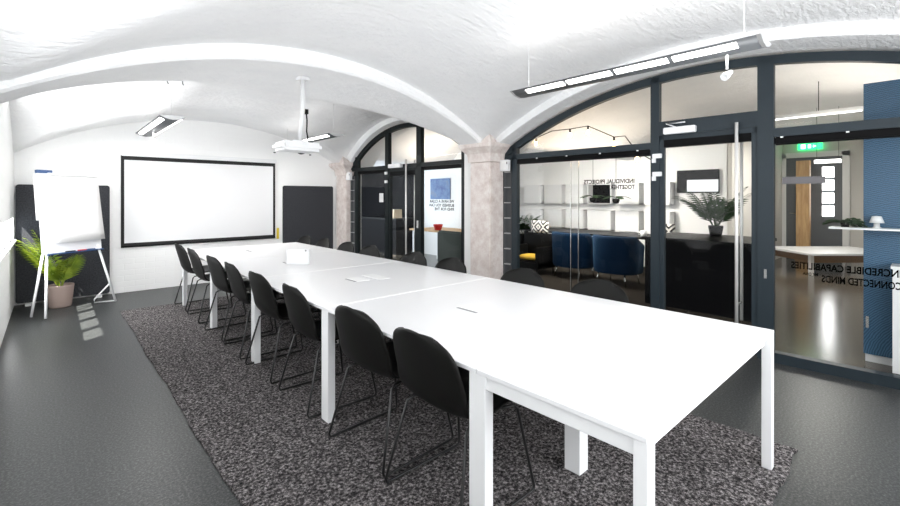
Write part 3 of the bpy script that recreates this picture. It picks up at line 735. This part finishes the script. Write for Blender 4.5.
def flatcush(loc, label):
    sy, sz = .40, .24; N = 10
    A = [[(-.05 * ((1 - (2 * i / N - 1) ** 4) * (1 - (2 * j / N - 1) ** 4)) ** .5, sy * (i / N - .5), sz * (j / N - .5)) for j in range(N + 1)] for i in range(N + 1)]
    B = [[(-x, y, z) for x, y, z in r] for r in A]
    mb = MB().grid(A); mb.grid(B); bmesh.ops.remove_doubles(mb.b, verts=list(mb.b.verts), dist=.0005)
    o = mb.build('patterned_cushion', M['diamond']); o.location = loc; return tag(o, label, 'cushion')
flatcush((6.96, 5.06, .86), 'black and white diamond cushion propped on the black armchair')
flatcush((7.60, 3.02, .866), 'black and white diamond cushion at the right end of the dark table')
cushion('yellow_cushion', (6.66, 5.03, .315), (0, 0, .1), .34, .42, .10, M['yellow'], 'yellow cushion on the seat of the black armchair')
mug = thing('white_mug', 'white mug on the dark office table beside the patterned cushion', 'mug', (7.55, 3.32, .745))
MB().lathe([(0, 0), (.05, 0), (.055, .11), (.048, .11), (.045, .01), (0, .01)]).build('body', M['white'], mug)
MB().tube([(0, .05, .09), (0, .085, .08), (0, .085, .04), (0, .05, .03)], .007, 6).build('handle', M['white'], mug)
# pale cupboards on the office wall
for row, (z0, z1) in enumerate(((1.28, 1.72), (.72, 1.14))):
    for k, (ya, yb) in enumerate(((6.35, 6.85), (5.75, 6.25), (5.2, 5.65), (4.55, 5.1), (3.95, 4.45), (3.35, 3.85))):
        side = ('first', 'second', 'third', 'fourth', 'fifth', 'sixth')[k]
        c = thing('wall_cupboard', f'white wall cupboard, {side} from the left in the {"upper" if row == 0 else "lower"} row behind the glass', 'cupboard', (8.99, (ya + yb) / 2, z0), 0, 'white wall cupboards in the office')
        h = (yb - ya) / 2; fr = MB()
        fr.box((-.22, -h, 0), (0, -h + .02, z1 - z0)); fr.box((-.22, h - .02, 0), (0, h, z1 - z0)); fr.box((-.22, -h, 0), (0, h, .02)); fr.box((-.22, -h, z1 - z0 - .02), (0, h, z1 - z0)); fr.box((-.02, -h, 0), (0, h, z1 - z0))
        fr.build('carcass', M['white'], c)
        if not (row == 0 and k == 3): MB().box((-.235, -h + .004, .004), (-.221, h - .004, z1 - z0 - .004)).build('door', M['white'], c)
        else: MB().box((-.025, -h + .02, .02), (-.02, h - .02, z1 - z0 - .02)).build('back_panel', M['dark_wall'], c)
palm('floor_palm', 'dark palm on the floor left behind the near glass arch', (7.7, 6.0, 0), .16, .62, M['black'], M['leaf_dark'], [(R_.uniform(-PI, PI), R_.uniform(.6, .95), R_.uniform(.9, 1.35), R_.uniform(.5, .9)) for k in range(12)])
for (y, z, lb) in ((4.7, 1.32, 'left small hanging planter before the white cupboards'), (4.2, 1.30, 'right small hanging planter before the white cupboards')):
    h = thing('hanging_planter', lb, 'plant', (8.3, y, z), 0, 'hanging planters in the office')
    MB().lathe([(0, 0), (.05, .01), (.07, .06), (.065, .10), (0, .10)]).build('pot', M['black'], h)
    MB().tube([(0, 0, .1), (0, 0, zhall(y) - z)], .004, 5).build('cord', M['black'], h)
    for k in range(5): frond(h, M['leaf_dark'], (0, 0, .1), k * 1.3, .26, .8, 1.2, 7, .03, .09)
# string lights
def onx(u, v, X):
    a = math.atan(400 / 438.0); r = (math.sin(a) + (u - 450) / 438 * math.cos(a), math.cos(a) - (u - 450) / 438 * math.sin(a))
    t = X / r[0]; return Vector((X, r[1] * t, CAM_H + (197 - v) * t / 438))
sl = thing('string_lights', 'string of warm bulbs hanging under the office vault', 'light')
pts = [onx(u, v, 5.3) for u, v in ((536, 138), (552, 131), (570, 129), (588, 126), (600, 131), (614, 137), (625, 136), (637, 152), (652, 160))]
MB().tube(pts, .006, 6).build('cord', M['black'], sl)
for k in (0, 2, 3, 5, 7):
    p = pts[k]; s = MB().tube([p, p - Vector((0, 0, .05))], .012, 8).build('socket', M['black'], sl)
    MB().lathe([(0, -.05), (.012, -.055), (.024, -.085), (.02, -.11), (0, -.12)], p, 12).build('bulb', M['bulb'], sl)
# television, counter, palm behind the door
tv = thing('television', 'black television on the office wall seen through the glass door', 'television', (8.98, 2.93, 1.51))
MB().box((-.05, -.36, 0), (0, .36, .43)).bevel(.006).build('housing', M['dark_wall'], tv); MB().box((-.052, -.34, .02), (-.0505, .34, .41)).build('screen', M['dark_wall'], tv)
ct = thing('bar_counter', 'black counter behind the glass door', 'counter', (6.45, 2.0, 0))
MB().box((-.5, -.62, .0), (.5, .60, .86)).build('body', M['dark_wall'], ct); MB().box((-.54, -.66, .86), (.54, .64, .90)).bevel(.005).build('worktop', M['black'], ct)
palm('counter_palm', 'dark palm in a black pot on the counter behind the door', (6.75, 1.98, .90), .09, .14, M['black'], M['leaf_dark'], [(R_.uniform(-PI, PI), R_.uniform(.55, .85), R_.uniform(1.0, 1.45), R_.uniform(.35, .7)) for k in range(15)], lw=.026, ll=.18)

# ------------------------------------------------------------------ behind the glass: hall on the right
dk = thing('reflection_table', 'added white top standing in for the conference table reflection, brown box below, before the far door', 'table', (11.25, 1.25, 0), math.atan2(-.68, .73))
MB().box((-.95, -.60, .37), (.80, .60, .41)).bevel(.003).build('tabletop', M['white'], dk)  # solid white top in place of the conference table mirrored in the glass
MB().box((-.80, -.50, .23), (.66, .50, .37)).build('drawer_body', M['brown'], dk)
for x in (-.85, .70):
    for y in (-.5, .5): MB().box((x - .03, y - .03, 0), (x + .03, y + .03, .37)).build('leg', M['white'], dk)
dr = struct(empty('door_3', (12.98, 1.80, 0)), 'charcoal hall door with a row of daylit panes')
f = MB(); f.box((-.06, -.62, 0), (.0, -.5, 2.45)); f.box((-.06, .5, 0), (0, .62, 2.45)); f.box((-.06, -.62, 2.35), (0, .62, 2.47)); f.build('door_frame', M['white'], dr)
MB().box((-.05, -.5, 0), (-.01, .5, 2.35)).build('door_leaf', M['charcoal_door'], dr)
for k in range(4): MB().box((-.06, -.36, 1.0 + k * .29), (-.051, -.16, 1.24 + k * .29)).build('glass_pane', M['daypane'], dr)
MB().tube([(-.06, .42, 1.05), (-.1, .42, 1.05), (-.1, .3, 1.05)], .01).build('door_handle', M['chrome'], dr)
wp = thing('wooden_post', 'pine post standing before the dark hall door', 'post', (12.55, 1.92, 0)); MB().box((-.08, -.12, .03), (.08, .12, 2.25)).build('shaft', M['wood'], wp); MB().box((-.1, -.14, 0), (.1, .14, .03)).build('base', M['brown'], wp)
ex = thing('exit_sign', 'green lit exit sign above the hall door', 'sign', (12.93, 1.86, 2.53))
MB().box((-.02, -.22, 0), (.06, .22, .14)).build('housing', M['exit'], ex)
mk = MB(); mk.box((-.024, -.02, .03), (-.021, .03, .11)); mk.prism([(-.024, -.12, .07), (-.024, -.06, .10), (-.024, -.06, .04)], (.003, 0, 0)); mk.box((-.024, .08, .02), (-.021, .16, .12)); mk.build('sign_mark', M['exit_mark'], ex)
ht = thing('hall_tube_lamp', 'glowing tube lamp hanging in the hall before the door', 'lamp', (9.6, 1.15, 2.03))
MB().tube([(0, -.17, 0), (0, .17, 0)], .03, 10).build('light_tube', M['tube'], ht)
for y in (-.14, .14): MB().tube([(0, y, .025), (0, y, zhall(1.15 + y) - 2.03)], .003, 5).build('cord', M['black'], ht)
hp = thing('hall_pendant', 'slim white pendant lamp in the hall above the right pane', 'lamp', (7.2, .75, 2.50), 0)
MB().tube([(-.0, -.25, 0), (0, .75, 0)], .028, 12).build('housing', M['white'], hp)
MB().box((-.012, -.2, -.034), (.012, .7, -.026)).build('light_tube', M['tube'], hp)
MB().tube([(0, .2, .02), (0, .2, .40)], .004, 6).build('cord', M['black'], hp)
wd = thing('blue_wardrobe', 'tall blue wave patterned cabinet behind the right pane', 'cabinet', (5.25, -.1, 0))
MB().box((0, -.6, .07), (.5, .49, 2.42)).build('body', M['blue_pattern'], wd); MB().box((.02, -.6, 0), (.48, .48, .07)).build('plinth', M['white'], wd)
MB().box((-.02, .455, .30), (-.002, .475, .40)).build('handle', M['chrome'], wd)
lc_ = thing('low_cabinet', 'white low cabinet at the right edge before the blue cabinet', 'cabinet', (5.08, -.20, 0))
MB().box((-.12, -.5, .03), (.10, .40, .86)).build('body', M['white'], lc_); MB().box((-.11, -.49, 0), (.09, .39, .03)).build('plinth', M['black'], lc_); MB().box((-.13, -.51, .86), (.11, .41, .88)).build('top', M['white'], lc_)
sf = tag(MB().box((5.06, -.6, 1.155), (5.25, .60, 1.17)).build('reflected_sill', M['white']), 'narrow white strip added for a reflected window sill before the blue cabinet', 'shelf')  # strip, lamp and plant are solid stand-ins for a sill mirrored in the glass
tlp = thing('reflected_lamp', 'tiny white mushroom lamp added for a reflected lamp on the narrow strip', 'lamp', (5.14, .30, 1.17))
MB().lathe([(0, 0), (.028, 0), (.028, .008), (.02, .012), (.018, .05), (0, .05)]).build('base', M['white'], tlp)
MB().lathe([(.048, .045), (.03, .10), (0, .105), (0, .10), (.027, .095), (.044, .045)]).build('lamp_shade', M['white'], tlp)
palm('reflected_plant', 'small green plant added for a reflected plant at the left end of the narrow strip', (5.15, .50, 1.17), .035, .06, M['black'], M['leaf_dark'], [(R_.uniform(-PI, PI), R_.uniform(.10, .17), R_.uniform(.5, 1.3), R_.uniform(.5, 1.4)) for k in range(12)], lw=.015, ll=.06)

# ------------------------------------------------------------------ behind the far arch
pc = thing('framed_picture', 'blue picture on the white wall behind the far arch', 'picture', (6.985, 8.0, 1.38))
MB().box((-.012, -.36, 0), (.01, .36, .50)).build('canvas', M['picture'], pc)
lt = thing('lounge_table', 'wood edged table behind the far arch', 'table', (6.3, 7.1, 0))
MB().box((-.4, -.7, .70), (.4, .7, .735)).build('tabletop', M['wood'], lt)
for x in (-.35, .35):
    for y in (-.6, .6): MB().box((x - .02, y - .02, 0), (x + .02, y + .02, .70)).build('leg', M['white'], lt)
rc = tag(MB().lathe([(0, 0), (.07, 0), (.10, .10), (.10, .12), (.09, .12), (.06, .015), (0, .015)]).build('red_bowl', M['red']), 'red bowl on the wood edged table behind the far arch', 'bowl'); rc.location = (6.05, 7.0, .736)
gc = thing('grey_armchair', 'grey fabric chair in front of the wood edged table behind the far arch', 'chair', (5.55, 5.78, 0))
mb = MB().box((-.3, -.34, .22), (-.2, .34, .82)); mb.bevel(.03, 3); mb.build('backrest', M['grey_fabric'], gc)
mb = MB().box((-.28, -.34, .22), (.3, .34, .42)); mb.bevel(.03, 3); mb.build('seat', M['grey_fabric'], gc)
for x in (-.24, .26):
    for y in (-.28, .28): MB().tube([(x, y, .23), (x * 1.1, y * 1.1, 0)], .012).build('leg', M['chrome'], gc)
cb = thing('cardboard_box', 'beige box on the dark sideboard behind the far glass door', 'box', (6.45, 9.15, .90)); MB().box((-.12, -.15, 0), (.12, .15, .22)).build('body', M['beige'], cb); MB().box((-.122, -.03, .218), (.122, .03, .223)).build('tape', M['paper'], cb)
sb = thing('sideboard', 'black sideboard behind the far glass door', 'cabinet', (6.55, 9.6, 0)); MB().box((-.3, -.8, .06), (.3, .9, .86)).build('body', M['dark_wall'], sb); MB().box((-.32, -.82, .86), (.32, .92, .90)).build('top', M['black'], sb); MB().box((-.28, -.78, 0), (.28, .88, .06)).build('plinth', M['black'], sb)
